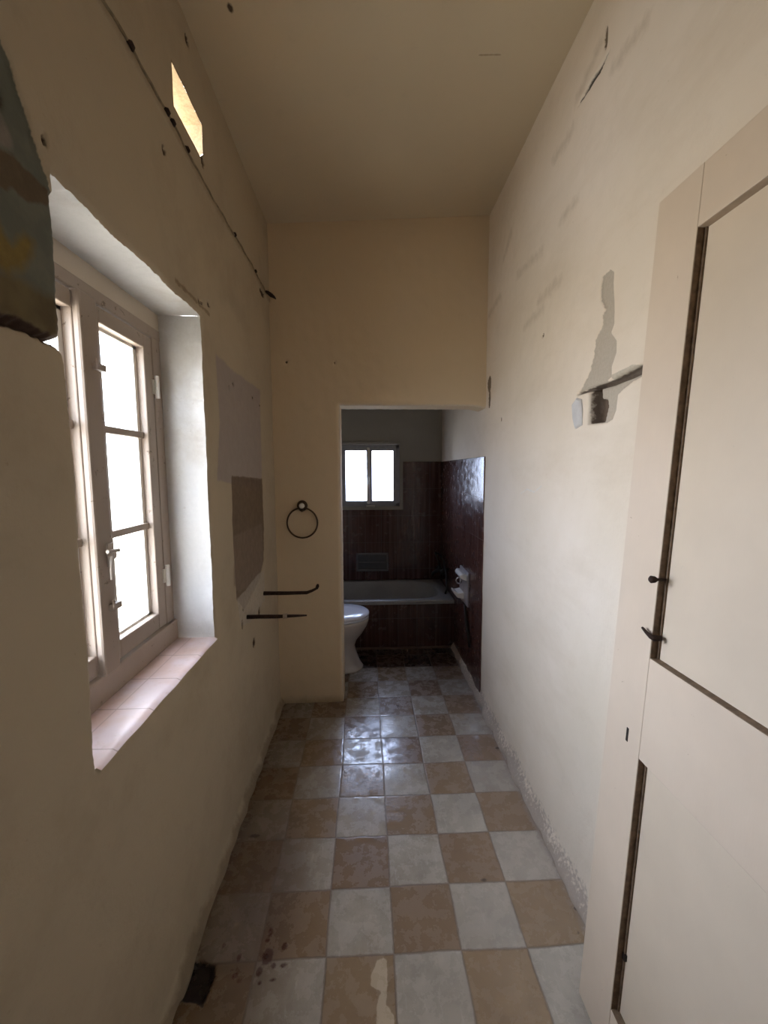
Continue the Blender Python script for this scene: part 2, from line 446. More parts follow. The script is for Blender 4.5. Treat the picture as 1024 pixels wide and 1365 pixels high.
def reveal_bot(t, y):
    f = left_fn(y, np.full_like(t, WZ0)); k = np.exp(-(t/.12)**2)
    return np.stack([f[..., 0]*(1-t)+XO*t, y+(f[..., 1]-y)*k, np.full_like(t, WZ0-.002)], -1)
tt = np.concatenate([np.linspace(0, .2, 6), np.linspace(.25, 1, 16)])
def vent_side(u0, v0, u1, v1):
    def fn(t, w):
        y = u0+(u1-u0)*w; z = v0+(v1-v0)*w
        f = left_fn(y, z)
        x = f[..., 0]*(1-t)+XO*t
        return np.stack([x, y+.003*nz(x, w*.2, 60, 2.)*t, z+.004*nz(x, w*.2, 80, 1.)*t], -1)
    return fn
YA = axis(YN-.1, YP0+.08, .02, (WY0, WY1, VY0, VY1), ((.6, 2.5, .007), (.64, .82, .0035), (1.7, 2.1, .005)))
ZA = axis(-.03, 2.9, .008, (WZ0, WZ1, VZ0, VZ1), ((1.60, 1.66, .0035), (.58, .86, .005)))
ZA = ZA[ZA < 2.86]
ww = np.linspace(0, 1, 14)

s = NT('left_wall_plaster')
def layer(s, col, a, c, wobm, sc, soft, op, vary=.72):
    m = s.math('ADD', s.attr(a), s.math('MULTIPLY', s.math('SUBTRACT', s.noise(sc, 4, .6), .5), wobm*2))
    k = s.rng(m, soft, -soft, 0, op)
    cc = c if not isinstance(c, tuple) else s.mix(s.rng(s.noise(sc*1.7, 5, .7), .3, .7), c, tuple(x*vary for x in c))
    return s.mix(k, col, cc)
col = s.mix(s.math('MULTIPLY', s.rng(s.noise(1.6, 5, .6), .35, .65), .6), (.46, .385, .275), (.42, .355, .27))
col = layer(s, col, 'white', (.62, .61, .59), .002, 40, .002, 1., .93)
col = layer(s, col, 'stone', (.72, .60, .42), .002, 50, .002, 1., .6)
col = s.mix(s.rng(s.noise(14, 6, .65), .6, .85, 0, .2), col, (.42, .34, .23))
col = s.mix(s.rng(s.noise(3.2, 6, .7), .5, .72, 0, .38), col, (.33, .26, .165))
col = s.mix(s.rng(s.noise(38, 4, .75), .66, .74, 0, .35), col, (.26, .19, .12))
col = layer(s, col, 'grey', (.36, .31, .29), .012, 14, .005, .85, .88)
col = layer(s, col, 'brown', (.17, .115, .075), .006, 20, .003, .9, .65)
col = layer(s, col, 'brown_hi', (.27, .205, .155), .008, 18, .006, .6, .7)
col = layer(s, col, 'filler', (.50, .45, .38), .01, 30, .004, .7)
# layers of old paint: grey-blue, then brown, ochre and pale remains
op = s.mix(s.rng(s.noise(13, 4, .6), .42, .62), (.125, .13, .105), (.16, .16, .125))
op = layer(s, op, 'op_low', s.mix(s.rng(s.noise(15, 3, .5), .4, .6), (.115, .085, .045), (.155, .12, .06)), .02, 14, .012, .95)
op = layer(s, op, 'op_pale', (.24, .21, .18), .008, 26, .004, .9)
op = layer(s, op, 'op_brown', (.13, .09, .055), .010, 26, .003, .9)
op = layer(s, op, 'op_ochre', (.24, .165, .045), .012, 22, .008, .9)
col = layer(s, col, 'old_paint', op, .004, 50, .001, 1.)
col = layer(s, col, 'chase', (.24, .18, .10), .010, 40, .009, .6)
col = layer(s, col, 'groove', (.075, .045, .03), .006, 60, .002, 1.)
col = layer(s, col, 'lintel', (.25, .18, .11), .008, 40, .002, .7)
col = layer(s, col, 'holes', (.06, .035, .02), .004, 80, .0015, .95)
col = layer(s, col, 'base', (.24, .19, .13), .03, 22, .012, .75)
s.bump(s.math('ADD', s.math('MULTIPLY', s.noise(9, 3, .5), 1.2), s.math('MULTIPLY', s.noise(70, 5, .7), .32)), .5, .006)
M['left'] = s.fin(col, .85, spec=.3)

wl = grid('wall_left', YA, ZA, left_fn, M['left'],
          holes=((WY0, WY1, WZ0, WZ1), (VY0, VY1, VZ0, VZ1)), attrs=left_attrs,
          extra=[(tt, ZA[(ZA >= WZ0-1e-6) & (ZA <= WZ1+1e-6)], reveal_vert(WY1, 1)), (tt, ZA[(ZA >= WZ0-1e-6) & (ZA <= WZ1+1e-6)], reveal_vert(WY0, -1)),
                 (tt, YA[(YA >= WY0-1e-6) & (YA <= WY1+1e-6)], reveal_top), (tt, YA[(YA >= WY0-1e-6) & (YA <= WY1+1e-6)], reveal_bot),
                 (tt, ww, vent_side(VY0, VZ0, VY1, VZ0), 'stone'), (tt, ww, vent_side(VY0, VZ1, VY1, VZ1), 'stone'),
                 (tt, ww, vent_side(VY0, VZ0, VY0, VZ1), 'stone'), (tt, ww, vent_side(VY1, VZ0, VY1, VZ1), 'stone')])
struct(wl)

# ------------------------------------------------------------------ RIGHT WALL
def R2(px, py):
    p = at(px, py, 0, XR); return (p[1], p[2])
def c5(pts): return [R2(740+x/5.25, 340+y/5.25) for x, y in pts]
exposed = c5([(330, 150), (385, 100), (408, 120), (405, 200), (410, 330), (410, 480), (388, 545), (425, 600), (425, 680), (390, 780), (388, 850),
              (340, 900), (250, 925), (160, 970), (200, 905), (240, 820), (270, 720), (280, 600), (300, 550), (335, 490), (330, 420), (355, 380), (320, 320), (320, 240)])
exposed2 = c5([(250, 930), (400, 885), (500, 840), (610, 800), (600, 850), (540, 885), (470, 940), (435, 975), (425, 1080), (400, 1150), (360, 1175), (235, 1182)])
slit = c5([(160, 972), (250, 940), (400, 892), (500, 845), (612, 792), (700, 755)])
lip = c5([(390, 840), (540, 768), (615, 768), (500, 830), (400, 880)])
socket = c5([(243, 930), (318, 930), (320, 1010), (355, 1015), (360, 1060), (340, 1165), (230, 1182)])
crackr = [R2(*p) for p in [(772, 138), (785, 116), (800, 92), (812, 66)]]
rdots = [(*R2(652, 512), .035, .045), (*R2(652, 532), .022, .05), (*R2(645, 484), .02, .012), (*R2(724, 447), .008, .009), (*R2(668, 559), .012, .010), (*R2(808, 50), .008, .03)]
strk = [[R2(*q) for q in l] for l in ([(672, 345), (682, 310)], [(690, 366), (722, 334)], [(718, 402), (746, 374)], [(652, 421), (667, 394)], [(738, 212), (762, 176)],
                                     [(748, 292), (768, 268)], [(800, 60), (770, 130)], [(700, 435), (725, 410)], [(818, 90), (860, 30)])]
scribble = [R2(*p) for p in [(694, 658), (702, 652), (712, 656), (722, 648)]]
def right_attrs(y, z):
    P = np.stack([y, z], -1)
    ss = np.full(y.shape, 1e9)
    for l in strk: ss = np.minimum(ss, sd_line(P, l, .006))
    return {'exposed': np.minimum(sd_poly(P, exposed), sd_poly(P, exposed2)), 'slit': sd_line(P, slit, [.003, .006, .008, .010, .011, .012]),
            'lip': sd_poly(P, lip), 'socket': sd_poly(P, socket), 'crack': sd_line(P, crackr, [.003, .009, .009, .003]),
            'holes': sd_dots(P, rdots), 'streak': ss, 'scrib': sd_line(P, scribble, .003), 'base': z-.05-.025*nz(y, z*0, 12, 1.7)}
def right_fn(y, z):
    A = right_attrs(y, z)
    d = .003*nz(y, z, 5, 2.3)+.001*nz(y, z, 40, .1)
    d = d-.005*(1-sstep(A['exposed'], -.004, .003))
    d = d-.02*(1-sstep(A['slit'], -.004, .003))
    d = d-.045*(1-sstep(A['socket'], -.006, .003))
    d = d-.012*(1-sstep(A['crack'], -.003, .003))
    d = d-.008*(1-sstep(A['holes'], -.006, .003))
    d = d+.028*(1-sstep(z, .0, .06+.02*nz(y, z*0, 15, .4)))*(1+.5*nz(y, z, 22, .9))
    return np.stack([XR-d, y, z], -1)
s = NT('right_wall_plaster')
col = s.mix(s.rng(s.noise(1.3, 5, .6), .35, .65), PALE, PALE2)
col = s.mix(s.rng(s.noise(12, 6, .65), .6, .85, 0, .2), col, (.50, .43, .36))
col = s.mix(s.rng(s.noise(1, 6, .7, vec=s.scale((2.5, 1.6, 4.5))), .5, .75, 0, .32), col, (.54, .44, .32))
col = s.mix(s.rng(s.noise(34, 4, .75), .68, .76, 0, .3), col, (.42, .34, .25))
col = layer(s, col, 'streak', (.42, .33, .23), .03, 30, .022, .5)
col = layer(s, col, 'exposed', (.47, .41, .335), .006, 60, .001, .95, .85)
col = layer(s, col, 'lip', (.50, .44, .35), .003, 60, .001, .8)
col = layer(s, col, 'slit', (.07, .045, .03), .002, 60, .001, .9)
col = layer(s, col, 'socket', (.09, .055, .035), .003, 60, .001, .9)
col = layer(s, col, 'crack', (.05, .04, .03), .002, 60, .001, .95)
col = layer(s, col, 'holes', (.14, .09, .05), .006, 60, .001, .9)
col = layer(s, col, 'scrib', (.80, .76, .70), .004, 60, .001, .8)
col = layer(s, col, 'base', (.34, .28, .24), .09, 70, .02, .75)
s.bump(s.math('ADD', s.math('MULTIPLY', s.noise(7, 3, .5), 1.2), s.math('MULTIPLY', s.noise(60, 5, .7), .35)), .5, .006)
M['right'] = s.fin(col, .8, spec=.3)
YR = axis(YN-.1, YB+.05, .02, (), ((.6, 2.5, .008), (1.02, 1.45, .003)))
ZR = axis(-.03, 2.88, .01, (), ((1.53, 2.02, .004), (2.54, 2.68, .004), (1.28, 1.42, .004)))
struct(grid('wall_right', YR, ZR, right_fn, M['right'], attrs=right_attrs))

# ------------------------------------------------------------------ FLOOR
def F2(px, py):
    p = at(px, py, 2, 0.); return (p[0], p[1])
k1 = 280/1024
pit = [F2(220+x*k1, 1160+y*k1) for x, y in [(175, 430), (205, 460), (248, 462), (240, 520), (215, 590), (185, 665), (140, 640), (80, 640), (60, 600), (95, 500), (130, 460)]]
drops = [(*F2(220+x*k1, 1160+y*k1), a, b) for x, y, a, b in
         [(500, 342, .007, .006), (582, 370, .009, .010), (500, 420, .015, .022), (460, 495, .009, .012), (530, 465, .007, .008), (578, 462, .009, .006), (525, 535, .008, .004),
          (340, 515, .008, .008), (362, 540, .007, .005), (362, 425, .006, .010), (288, 367, .005, .007), (462, 550, .005, .005), (515, 300, .006, .014)]]
marks = [(*F2(260+290*k1, 1020+345*k1), .022, .008), (*F2(645, 1173), .011, .006), (*F2(663, 997), .011, .013), (*F2(768, 1211), .007, .007), (*F2(770, 1243), .006, .005),
         (*F2(530, 941), .010, .014), (*F2(627, 914), .014, .02), (*F2(512, 993), .003, .02)]
chipp = [F2(220+x*.5664, 900+y*.5664) for x, y in [(500, 668), (522, 668), (524, 720), (520, 775), (540, 800), (540, 860), (498, 860), (498, 780), (508, 745), (484, 730), (486, 705)]]
dark_patch = [(*F2(350, 1190), .12, .30), (*F2(300, 1130), .10, .16)]  # soft-edged darker patches on the left of the floor
def floor_attrs(x, y):
    P = np.stack([x, y], -1)
    return {'pit': sd_poly(P, pit), 'drop': sd_dots(P, drops), 'mark': sd_dots(P, marks), 'chip': sd_poly(P, chipp), 'dark_patch': sd_dots(P, dark_patch)}
def floor_fn(x, y):
    A = floor_attrs(x, y)
    z = .0012*nz(x, y, 12, .8)-.012*(1-sstep(A['pit'], -.01, .004))-.0012*(1-sstep(A['chip'], -.004, .002))
    return np.stack([x, y, z], -1)
XF = axis(-.85, .80, .01, (), ()); YF = axis(YN-.1, YB+.05, .02, (), ((.6, 1.6, .006),))
XF = axis(-.85, .80, .012, (), ((-.54, .1, .006),))
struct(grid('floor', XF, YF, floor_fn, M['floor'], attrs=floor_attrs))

# ------------------------------------------------------------------ CEILING
M['ceil'] = plaster('ceiling_plaster', (.60, .515, .375), (.54, .455, .33), (('spot', (.05, .03, .02), .002, 40, .002, .95), ('scr', (.24, .17, .10), .003, 40, .002, .7)), .25)
p1 = at(307, 12, 2, ceil_z(-.44)); p2 = at(640, 70, 2, 2.82); p3 = at(668, 71, 2, 2.82)
def ceil_attrs(x, y):
    P = np.stack([x, y], -1)
    return {'spot': sd_dots(P, [(p1[0], p1[1], .008, .014)]), 'scr': sd_line(P, [(p2[0], p2[1]), (p3[0], p3[1])], .003)}
def ceil_fn(x, y):
    return np.stack([x, y, ceil_z(x)+.003*nz(x, y, 5, 3.)], -1)
struct(grid('ceiling', axis(-.60, .78, .02, (), ((-.5, .6, .008),)), axis(YN-.1, YP1, .03, (), ((1.2, 2.5, .01),)), ceil_fn, M['ceil'], attrs=ceil_attrs))

# ------------------------------------------------------------------ PARTITION (corridor end) with the doorway
M['part'] = plaster('partition_plaster', CREAM, (.64, .53, .38), (('holes', (.07, .05, .03), .002, 60, .001, .95), ('base', (.38, .29, .18), .02, 25, .02, .7), ('arris', (.68, .62, .55), .004, 40, .003, .6)), .35)
def P2(px, py):
    p = at(px, py, 1, YP0); return (p[0], p[2])
pd = [(*P2(382, 483), .008, .008), (*P2(446, 484), .006, .007), (*P2(357, 568), .012, .006)]
def part_attrs(x, z):
    P = np.stack([x, z], -1)
    return {'holes': sd_dots(P, pd), 'base': z-.03, 'arris': np.where(z < DZ, np.abs(x-DX)-.006, np.where(x > DX, np.abs(z-DZ)-.008, np.hypot(x-DX, z-DZ)-.008))+.003*np.sin(z*40)}
def part_fn(x, z):
    A = part_attrs(x, z)
    d = .002*nz(x, z, 6, 1.3)+.001*nz(x, z, 33, .7)-.008*(1-sstep(A['holes'], -.004, .002))
    dx = np.maximum(x-DX, 0); inn = (x >= DX-1e-6) & (z <= DZ+1e-6)
    e = np.where(z < DZ, np.abs(x-DX), np.where(x > DX, np.abs(z-DZ), np.hypot(x-DX, z-DZ)))
    d = d-.012*np.exp(-(e/.009)**2)
    k = np.exp(-(e/.03)**2)
    sx = .002*nz(x, z, 60, .6)*k*(z < DZ+.05); sz = (.002*nz(x, z, 60, 2.6)-.012*sstep(x, .62, .70))*k*(x > DX)
    return np.stack([x+sx, YP0-d, z+sz], -1)
XPa = axis(-.60, .78, .008, (DX,), ()); ZPa = axis(-.03, 2.87, .01, (DZ,), ())
def dj(t, z):
    f = part_fn(np.full_like(t, DX), z); return np.stack([f[..., 0], f[..., 1]*(1-t)+YP1*t, z], -1)
def dh(t, x):
    f = part_fn(x, np.full_like(t, DZ)); return np.stack([x, f[..., 1]*(1-t)+YP1*t, f[..., 2]], -1)
def back(x, z): return np.stack([x, np.full_like(x, YP1), z], -1)
struct(grid('wall_partition', XPa, ZPa, part_fn, M['part'], holes=((DX, 1, -1, DZ),), attrs=part_attrs,
            extra=[(np.linspace(0, 1, 8), ZPa[ZPa <= DZ+1e-6], dj), (np.linspace(0, 1, 8), XPa[XPa >= DX-1e-6], dh),
                   (np.array([-.85, DX]), np.array([-.03, DZ, 2.87]), back), (np.array([DX, .78]), np.array([DZ, 2.87]), back)]))

# ------------------------------------------------------------------ wall behind the camera and bathroom shell
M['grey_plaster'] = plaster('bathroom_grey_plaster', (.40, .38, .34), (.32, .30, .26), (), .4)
struct(bxo('wall_near', (-.62, YN-.1, 0), (.80, YN, 2.9), M['part']))
BZ = 2.45
BW = (-.245, .312, 1.085, 1.648)    # bathroom window opening x0,x1,z0,z1
def frame_wall(name, y0, y1, x0, x1, z0, z1, op, mat, parent=None):
    bm = bmesh.new()
    a, b, c, d = op
    box(bm, (x0, y0, z0), (a, y1, z1)); box(bm, (b, y0, z0), (x1, y1, z1))
    box(bm, (a, y0, z0), (b, y1, c)); box(bm, (a, y0, d), (b, y1, z1))
    return obj(name, bm, mat, parent)
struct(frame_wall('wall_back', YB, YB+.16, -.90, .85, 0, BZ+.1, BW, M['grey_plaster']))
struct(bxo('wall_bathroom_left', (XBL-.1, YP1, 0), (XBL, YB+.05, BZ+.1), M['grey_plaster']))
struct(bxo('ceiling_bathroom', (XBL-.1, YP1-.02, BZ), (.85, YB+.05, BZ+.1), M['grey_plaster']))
# tile cladding, 1.5 m high
bm = bmesh.new(); t0 = YB-.012
box(bm, (XBL, t0, 0), (BW[0]-.03, YB+.001, 1.497)); box(bm, (BW[1]+.03, t0, 0), (.70, YB+.001, 1.497))
box(bm, (BW[0]-.03, t0, 0), (BW[1]+.03, YB+.001, BW[2]-.03))
struct(obj('trim_1', bm, M['tileX']))
bm = bmesh.new()
box(bm, (XR-.006, YP0-.012, 0.0), (XR+.02, YB-.012, 1.497))
struct(obj('trim_2', bm, M['tileY'], bevel=.003))

# ------------------------------------------------------------------ CORRIDOR WINDOW (window_1)
w1 = bpy.data.objects.new('window_1', None); C.objects.link(w1); w1['kind'] = 'structure'; w1.location = (-.70, (WY0+WY1)/2, WZ0)
def inv(o, ch):
    for c in ch: c.parent = o; c.matrix_parent_inverse = Matrix.Translation(-Vector(o.location))
parts = []
FX = -.665
bm = bmesh.new()
box(bm, (-.73, WY0-.01, WZ0-.004), (FX+.004, WY1+.008, .905))        # bottom rail
box(bm, (-.73, WY0-.01, .905), (FX-.006, WY0+.045, 1.845)); box(bm, (-.73, WY1-.05, .905), (FX-.006, WY1+.008, 1.845))
box(bm, (-.73, WY0-.01, 1.836), (FX-.004, WY1+.008, 1.87))
fr = obj('window_frame', bm, M['winpaint'], bevel=.004); parts.append(fr)
bm = bmesh.new(); box(bm, (-.74, WY0-.01, 1.865), (FX-.006, WY1+.008, WZ1+.02))
hd = obj('head_board', bm, plaster('head_plaster', (.56, .49, .40), (.48, .41, .33)), bevel=.004); parts.append(hd)
def casement(y0, y1, post_side):
    z0, z1 = .908, 1.832; x1, x0 = -.672, -.712
    yw0 = .016 if post_side > 0 else .03; yw1 = .03 if post_side > 0 else .016
    bm = bmesh.new()
    box(bm, (x0, y0, z0), (x1, y0+.034, z1)); box(bm, (x0, y1-.048, z0), (x1, y1, z1))
    box(bm, (x0, y0+.034, z1-.040), (x1, y1-.048, z1)); box(bm, (x0, y0+.034, z0), (x1, y1-.048, z0+.052))
    o = obj('casement', bm, M['winpaint'], bevel=.003)
    bm = bmesh.new()                                       # pale painted glazing rebate lining
    a0, a1, c0, c1 = y0+.034, y1-.048, z0+.052, z1-.040
    box(bm, (x0-.004, a1-.016, c0), (x0+.016, a1+.001, c1)); box(bm, (x0-.004, a0-.001, c0), (x0+.016, a0+.004, c1)); box(bm, (x0-.004, a0, c1-.008), (x0+.016, a1, c1+.001)); box(bm, (x0-.004, a0, c0-.001), (x0+.016, a1, c0+.007))
    rb = obj('glazing_rebate', bm, M['winlight'], o)
    for zc in (1.528, 1.246):
        bm = bmesh.new(); box(bm, (x0+.002, a0, zc-.010), (x0+.026, a1, zc+.010)); obj('glazing_bar', bm, M['winpaint'], o, bevel=.002)
    for c_, d_ in ((c0, 1.236), (1.256, 1.518), (1.538, c1)):
        bm = bmesh.new(); box(bm, (x0+.004, a0+.002, c_), (x0+.007, a1-.002, d_)); obj('pane', bm, M['glass'], o)
    return o
r_ = casement(1.094, 1.388, 1); l_ = casement(.838, 1.075, -1); parts += [r_, l_]
bm = bmesh.new(); box(bm, (-.70, 1.030, .900), (-.655, 1.096, 1.838)); parts.append(obj('meeting_post', bm, M['winpaint'], bevel=.006))
for z in (1.683, 1.072):
    bm = bmesh.new(); tube(bm, [(-.662, 1.392, z-.035), (-.662, 1.392, z+.035)], .007); box(bm, (-.672, 1.378, z-.022), (-.667, 1.405, z+.022))
    parts.append(obj('hinge', bm, M['winlight'], smooth=False))
bm = bmesh.new()      # turn-catch with hanging handle on the post
tube(bm, [(-.655, 1.075, 1.205), (-.640, 1.075, 1.205)], .010); tube(bm, [(-.640, 1.045, 1.219), (-.638, 1.09, 1.215)], .005)
tube(bm, [(-.640, 1.062, 1.205), (-.640, 1.056, 1.17), (-.642, 1.058, 1.145)], [.005, .004, .003])
box(bm, (-.656, 1.066, 1.175), (-.650, 1.090, 1.235))
parts.append(obj('window_catch', bm, simple('worn_catch_paint', (.50, .44, .38), .5), bevel=.001))
for z in (1.666, 1.068):
    bm = bmesh.new(); box(bm, (-.656, 1.060, z-.004), (-.642, 1.096, z+.012)); tube(bm, [(-.645, 1.064, z), (-.645, 1.064, z+.022)], .004)
    parts.append(obj('keeper', bm, M['winpaint'], bevel=.001))
inv(w1, parts)
# tiled sill
sb = axis(-.69, XL+.004, .01); sy_ = axis(WY0+.001, WY1-.001, .01)
def sill_fn(x, y): return np.stack([x+.001*np.sin(y*41)*(x > XL-.005), y, np.full_like(x, WZ0+.002)+.0008*nz(x, y, 30, 1.)-.006*(x > XL-.003)], -1)
st_ = grid('sill_tiles', sb, sy_, sill_fn, M['sill']); inv(w1, [st_])

# ------------------------------------------------------------------ BATHROOM WINDOW (window_2)
w2 = bpy.data.objects.new('window_2', None); C.objects.link(w2); w2['kind'] = 'structure'; w2.location = ((BW[0]+BW[1])/2, YB+.05, BW[2])
parts = []
Y0, Y1 = YB+.03, YB+.07
bm = bmesh.new(); a, b, c, d = BW
box(bm, (a-.002, Y0, c-.002), (a+.035, Y1, d+.002)); box(bm, (b-.035, Y0, c-.002), (b+.002, Y1, d+.002))
box(bm, (a, Y0, c-.002), (b, Y1, c+.03)); box(bm, (a, Y0, d-.028), (b, Y1, d+.002))
parts.append(obj('window_frame', bm, M['bathwin'], bevel=.003))
xm = .032
for (x0, x1, mt) in ((a+.035, xm-.002, 'bathwin'), (xm+.002, b-.035, 'bathwin')):
    bm = bmesh.new(); ya, yb = Y0-.012, Y1-.012; st = .024
    box(bm, (x0, ya, c+.03), (x0+st, yb, d-.028)); box(bm, (x1-st, ya, c+.03), (x1, yb, d-.028))
    box(bm, (x0+st, ya, c+.03), (x1-st, yb, c+.052)); box(bm, (x0+st, ya, d-.050), (x1-st, yb, d-.028))
    o = obj('casement', bm, M[mt], bevel=.002); parts.append(o)
    bm = bmesh.new(); box(bm, (x0+st, ya+.015, c+.052), (x1-st, ya+.019, d-.050)); obj('pane', bm, M['dusty'], o)
bm = bmesh.new(); box(bm, (xm-.022, Y0-.022, c+.025), (xm+.004, Y0-.010, d-.02)); parts.append(obj('cover_strip', bm, M['winlight'], bevel=.003))
bm = bmesh.new(); box(bm, (a-.05, YB-.03, d+.005), (b+.01, YB+.02, d+.03)); parts.append(obj('head_trim', bm, M['grey_plaster'], bevel=.004))
bm = bmesh.new(); box(bm, (xm-.03, Y0-.03, c-.012), (xm+.05, Y0, c+.012)); tube(bm, [(xm-.01, Y0-.02, c+.27), (xm-.01, Y0-.05, c+.27), (xm-.01, Y0-.05, c+.21)], .007)
parts.append(obj('window_catch', bm, M['winlight'], bevel=.002))
inv(w2, parts)

# ------------------------------------------------------------------ DOOR LEAF folded back against the right wall
lean = math.atan(.0485)
d1 = thing('door_1', 'tall cream painted two-panel wooden door leaf folded back against the right wall', 'door', (.567, .975, .006)); d1['kind'] = 'structure'
d1.rotation_euler = (0, lean, 0)
# local axes: x into the wall, y from the free edge (0) towards the camera (negative), z up
H = 2.008/math.cos(lean); TH = .034; W_ = .80
ys = -.126                                    # inner edge of the free stile
KY, KZ = -.132, 1.179
HK = [(.012, -.137, 1.052), (-.002, -.137, 1.052), (-.008, -.134, 1.054), (-.010, -.120, 1.059), (-.010, -.107, 1.064)]
zr0, zr1 = .778, 1.002                         # lock rail
zt = 1.890; zb = .131; rec = .019; bot = .0
bm = bmesh.new()
def hbox(a, b): box(bm, a, b)
hbox((0, ys, bot), (TH, 0, H)); hbox((0, -W_, bot), (TH, -W_+.122, H))
obj('stile', bm, M['door'], d1, bevel=.0012)
bm = bmesh.new(); hbox((.0002, -W_+.122, zt), (TH, ys, H)); obj('top_rail', bm, M['door'], d1, bevel=.002)
bm = bmesh.new(); hbox((.0002, -W_+.122, zr0-.01), (TH, ys, zr1)); obj('lock_rail', bm, M['door'], d1, bevel=.002)
bm = bmesh.new(); hbox((.0002, -W_+.122, bot), (TH, ys, zb)); obj('bottom_rail', bm, M['door'], d1, bevel=.002)
for z0, z1 in ((zr1, zt), (zb, zr0-.01)):
    bm = bmesh.new(); hbox((rec, -W_+.122, z0), (TH-.004, ys, z1))
    p = obj('door_panel', bm, M['panel'], d1)
    bm = bmesh.new()                          # bare edge strips of the frame around the panel
    e = .0012
    hbox((.0015, ys-e, z0), (rec+.002, ys+e, z1)); hbox((.0015, -W_+.122, z0-e), (rec+.002, ys, z0+e))
    hbox((rec-.004, ys-.006, z0), (rec+.001, ys, z1))
    g = obj('panel_moulding', bm, M['groove'], p); g['label'] = 'bare dark brown wood edge round the door panel'
bm = bmesh.new(); hbox((.001, -W_+.122, zt-.001), (rec, ys-.002, zt+.001)); obj('panel_moulding', bm, simple('dull_brown_edge', (.40, .31, .23), .7), d1)
bm = bmesh.new()                              # knob of the catch
tube(bm, [(.012, KY, KZ), (-.006, KY, KZ), (-.012, KY, KZ), (-.020, KY, KZ), (-.024, KY, KZ)], [.003, .003, .007, .008, .004], 14)
obj('catch_knob', bm, M['rust'], d1, True)
bm = bmesh.new()                              # bent iron hook
tube(bm, HK, [.006, .007, .005, .0035, .0025], 8)
obj('iron_hook', bm, M['rust'], d1, True)
bm = bmesh.new()
hbox((-.0008, -.086, .780), (.002, -.078, .813)); obj('keyhole', bm, M['black'], d1, bevel=.001)
bm = bmesh.new(); hbox((rec-.006, ys-.010, .27), (rec+.0, ys-.001, .285)); obj('nail', bm, M['black'], d1)

# ------------------------------------------------------------------ painted-over cable on the left wall
cb = thing('wall_cable', 'thin painted-over cable running along the upper left wall under the vent', 'cable', (XL+.006, 1.0, crack_z))
pts = []
for k in range(80):
    y = .60+k*(2.36-.60)/79
    pts.append((.003*math.sin(y*50)*.3, y-1.0, .006*math.sin(y*7)+.0025*math.sin(y*31)+.0015*math.sin(y*83)))
bm = bmesh.new(); tube(bm, pts, .0035, 8); obj('cable', bm, M['cable'], cb, True)
for y in (1.062, 1.235, 1.268, 1.36, 1.81, 2.13):
    bm = bmesh.new(); z = .006*math.sin(y*7)
    tube(bm, [(.0, y-1.012, z), (.004, y-1.004, z+.001), (.004, y-.996, z), (0, y-.988, z-.001)], [.003, .006, .006, .003], 8); obj('clip', bm, M['rust'], cb, True)
bm = bmesh.new(); z = .006*math.sin(2.36*7)
tube(bm, [(.0, 1.33, z), (.012, 1.345, z-.002), (.022, 1.37, z-.004), (.030, 1.40, z-.002), (.034, 1.43, z)], [.004, .009, .011, .007, .003], 10); obj('frayed_end', bm, M['rust'], cb, True)

# ------------------------------------------------------------------ rusty brackets at the end of the left wall
def bracket(y, z, length, up, label, flat):
    o = thing('iron_bracket', label, 'bracket', (XL, y, z), 'rusty wall brackets')
    bm = bmesh.new()
    L_ = length
    if up: tube(bm, [(-.02, 0, 0), (.03, 0, .0), (L_*.45, 0, -.001), (L_*.80, 0, .0), (L_*.90, 0, .010), (L_, 0, .024)], [.011, .0105, .009, .0085, .007, .006], 10)
    else: tube(bm, [(-.02, 0, 0), (.05, 0, .001), (L_*.5, 0, .0), (L_*.8, 0, .002), (L_, 0, .003)], [.010, .009, .0085, .006, .0035], 10)
    obj('bar', bm, M['rust'], o, True)
    bm = bmesh.new()
    if up: tube(bm, [(L_-.004, 0, .020), (L_+.001, 0, .034), (L_+.003, 0, .044)], [.007, .009, .005], 10); obj('hook_tip', bm, M['rust'], o, True)
    else: tube(bm, [(L_*.60, 0, .001), (L_*.67, 0, .002)], [.011, .011], 10); q_ = obj('collar', bm, simple('pale_collar', (.42, .34, .26), .7), o, True); q_['label'] = 'pale collar round the bar'
    return o
bracket(2.12, .790, .275, True, 'upper rusty iron bracket sticking out of the left wall, tip bent up', False)
bracket(1.82, .772, .262, False, 'lower straight rusty iron bracket below the bent one, with a pale collar', True)

# ------------------------------------------------------------------ towel ring on the partition
tr_ = at(403, 674, 1, YP0); rc = at(403, 697, 1, YP0-.02)
tw = thing('towel_ring', 'round dark towel ring with pale knob hanging on the narrow wall beside the doorway', 'towel ring', (tr_[0], YP0, tr_[2]))
bm = bmesh.new(); tube(bm, [(0, .002, 0), (0, -.006, 0), (0, -.010, 0)], [.032, .030, .022], 20); obj('back_plate', bm, M['brass'], tw, True)
bm = bmesh.new(); tube(bm, [(0, -.008, 0), (0, -.018, 0), (0, -.028, 0), (0, -.034, 0)], [.010, .017, .015, .006], 16); k_ = obj('knob', bm, M['crystal'], tw, True); k_['label'] = 'shiny pale knob'
bm = bmesh.new(); tube(bm, [(-.012, -.012, -.022), (0, -.018, -.030), (.012, -.012, -.022)], .007, 10); obj('ring_holder', bm, M['brass'], tw, True)
bm = bmesh.new(); torus(bm, (rc[0]-tr_[0], -.018, rc[2]-tr_[2]), .088, .005); obj('ring', bm, M['brass'], tw, True)

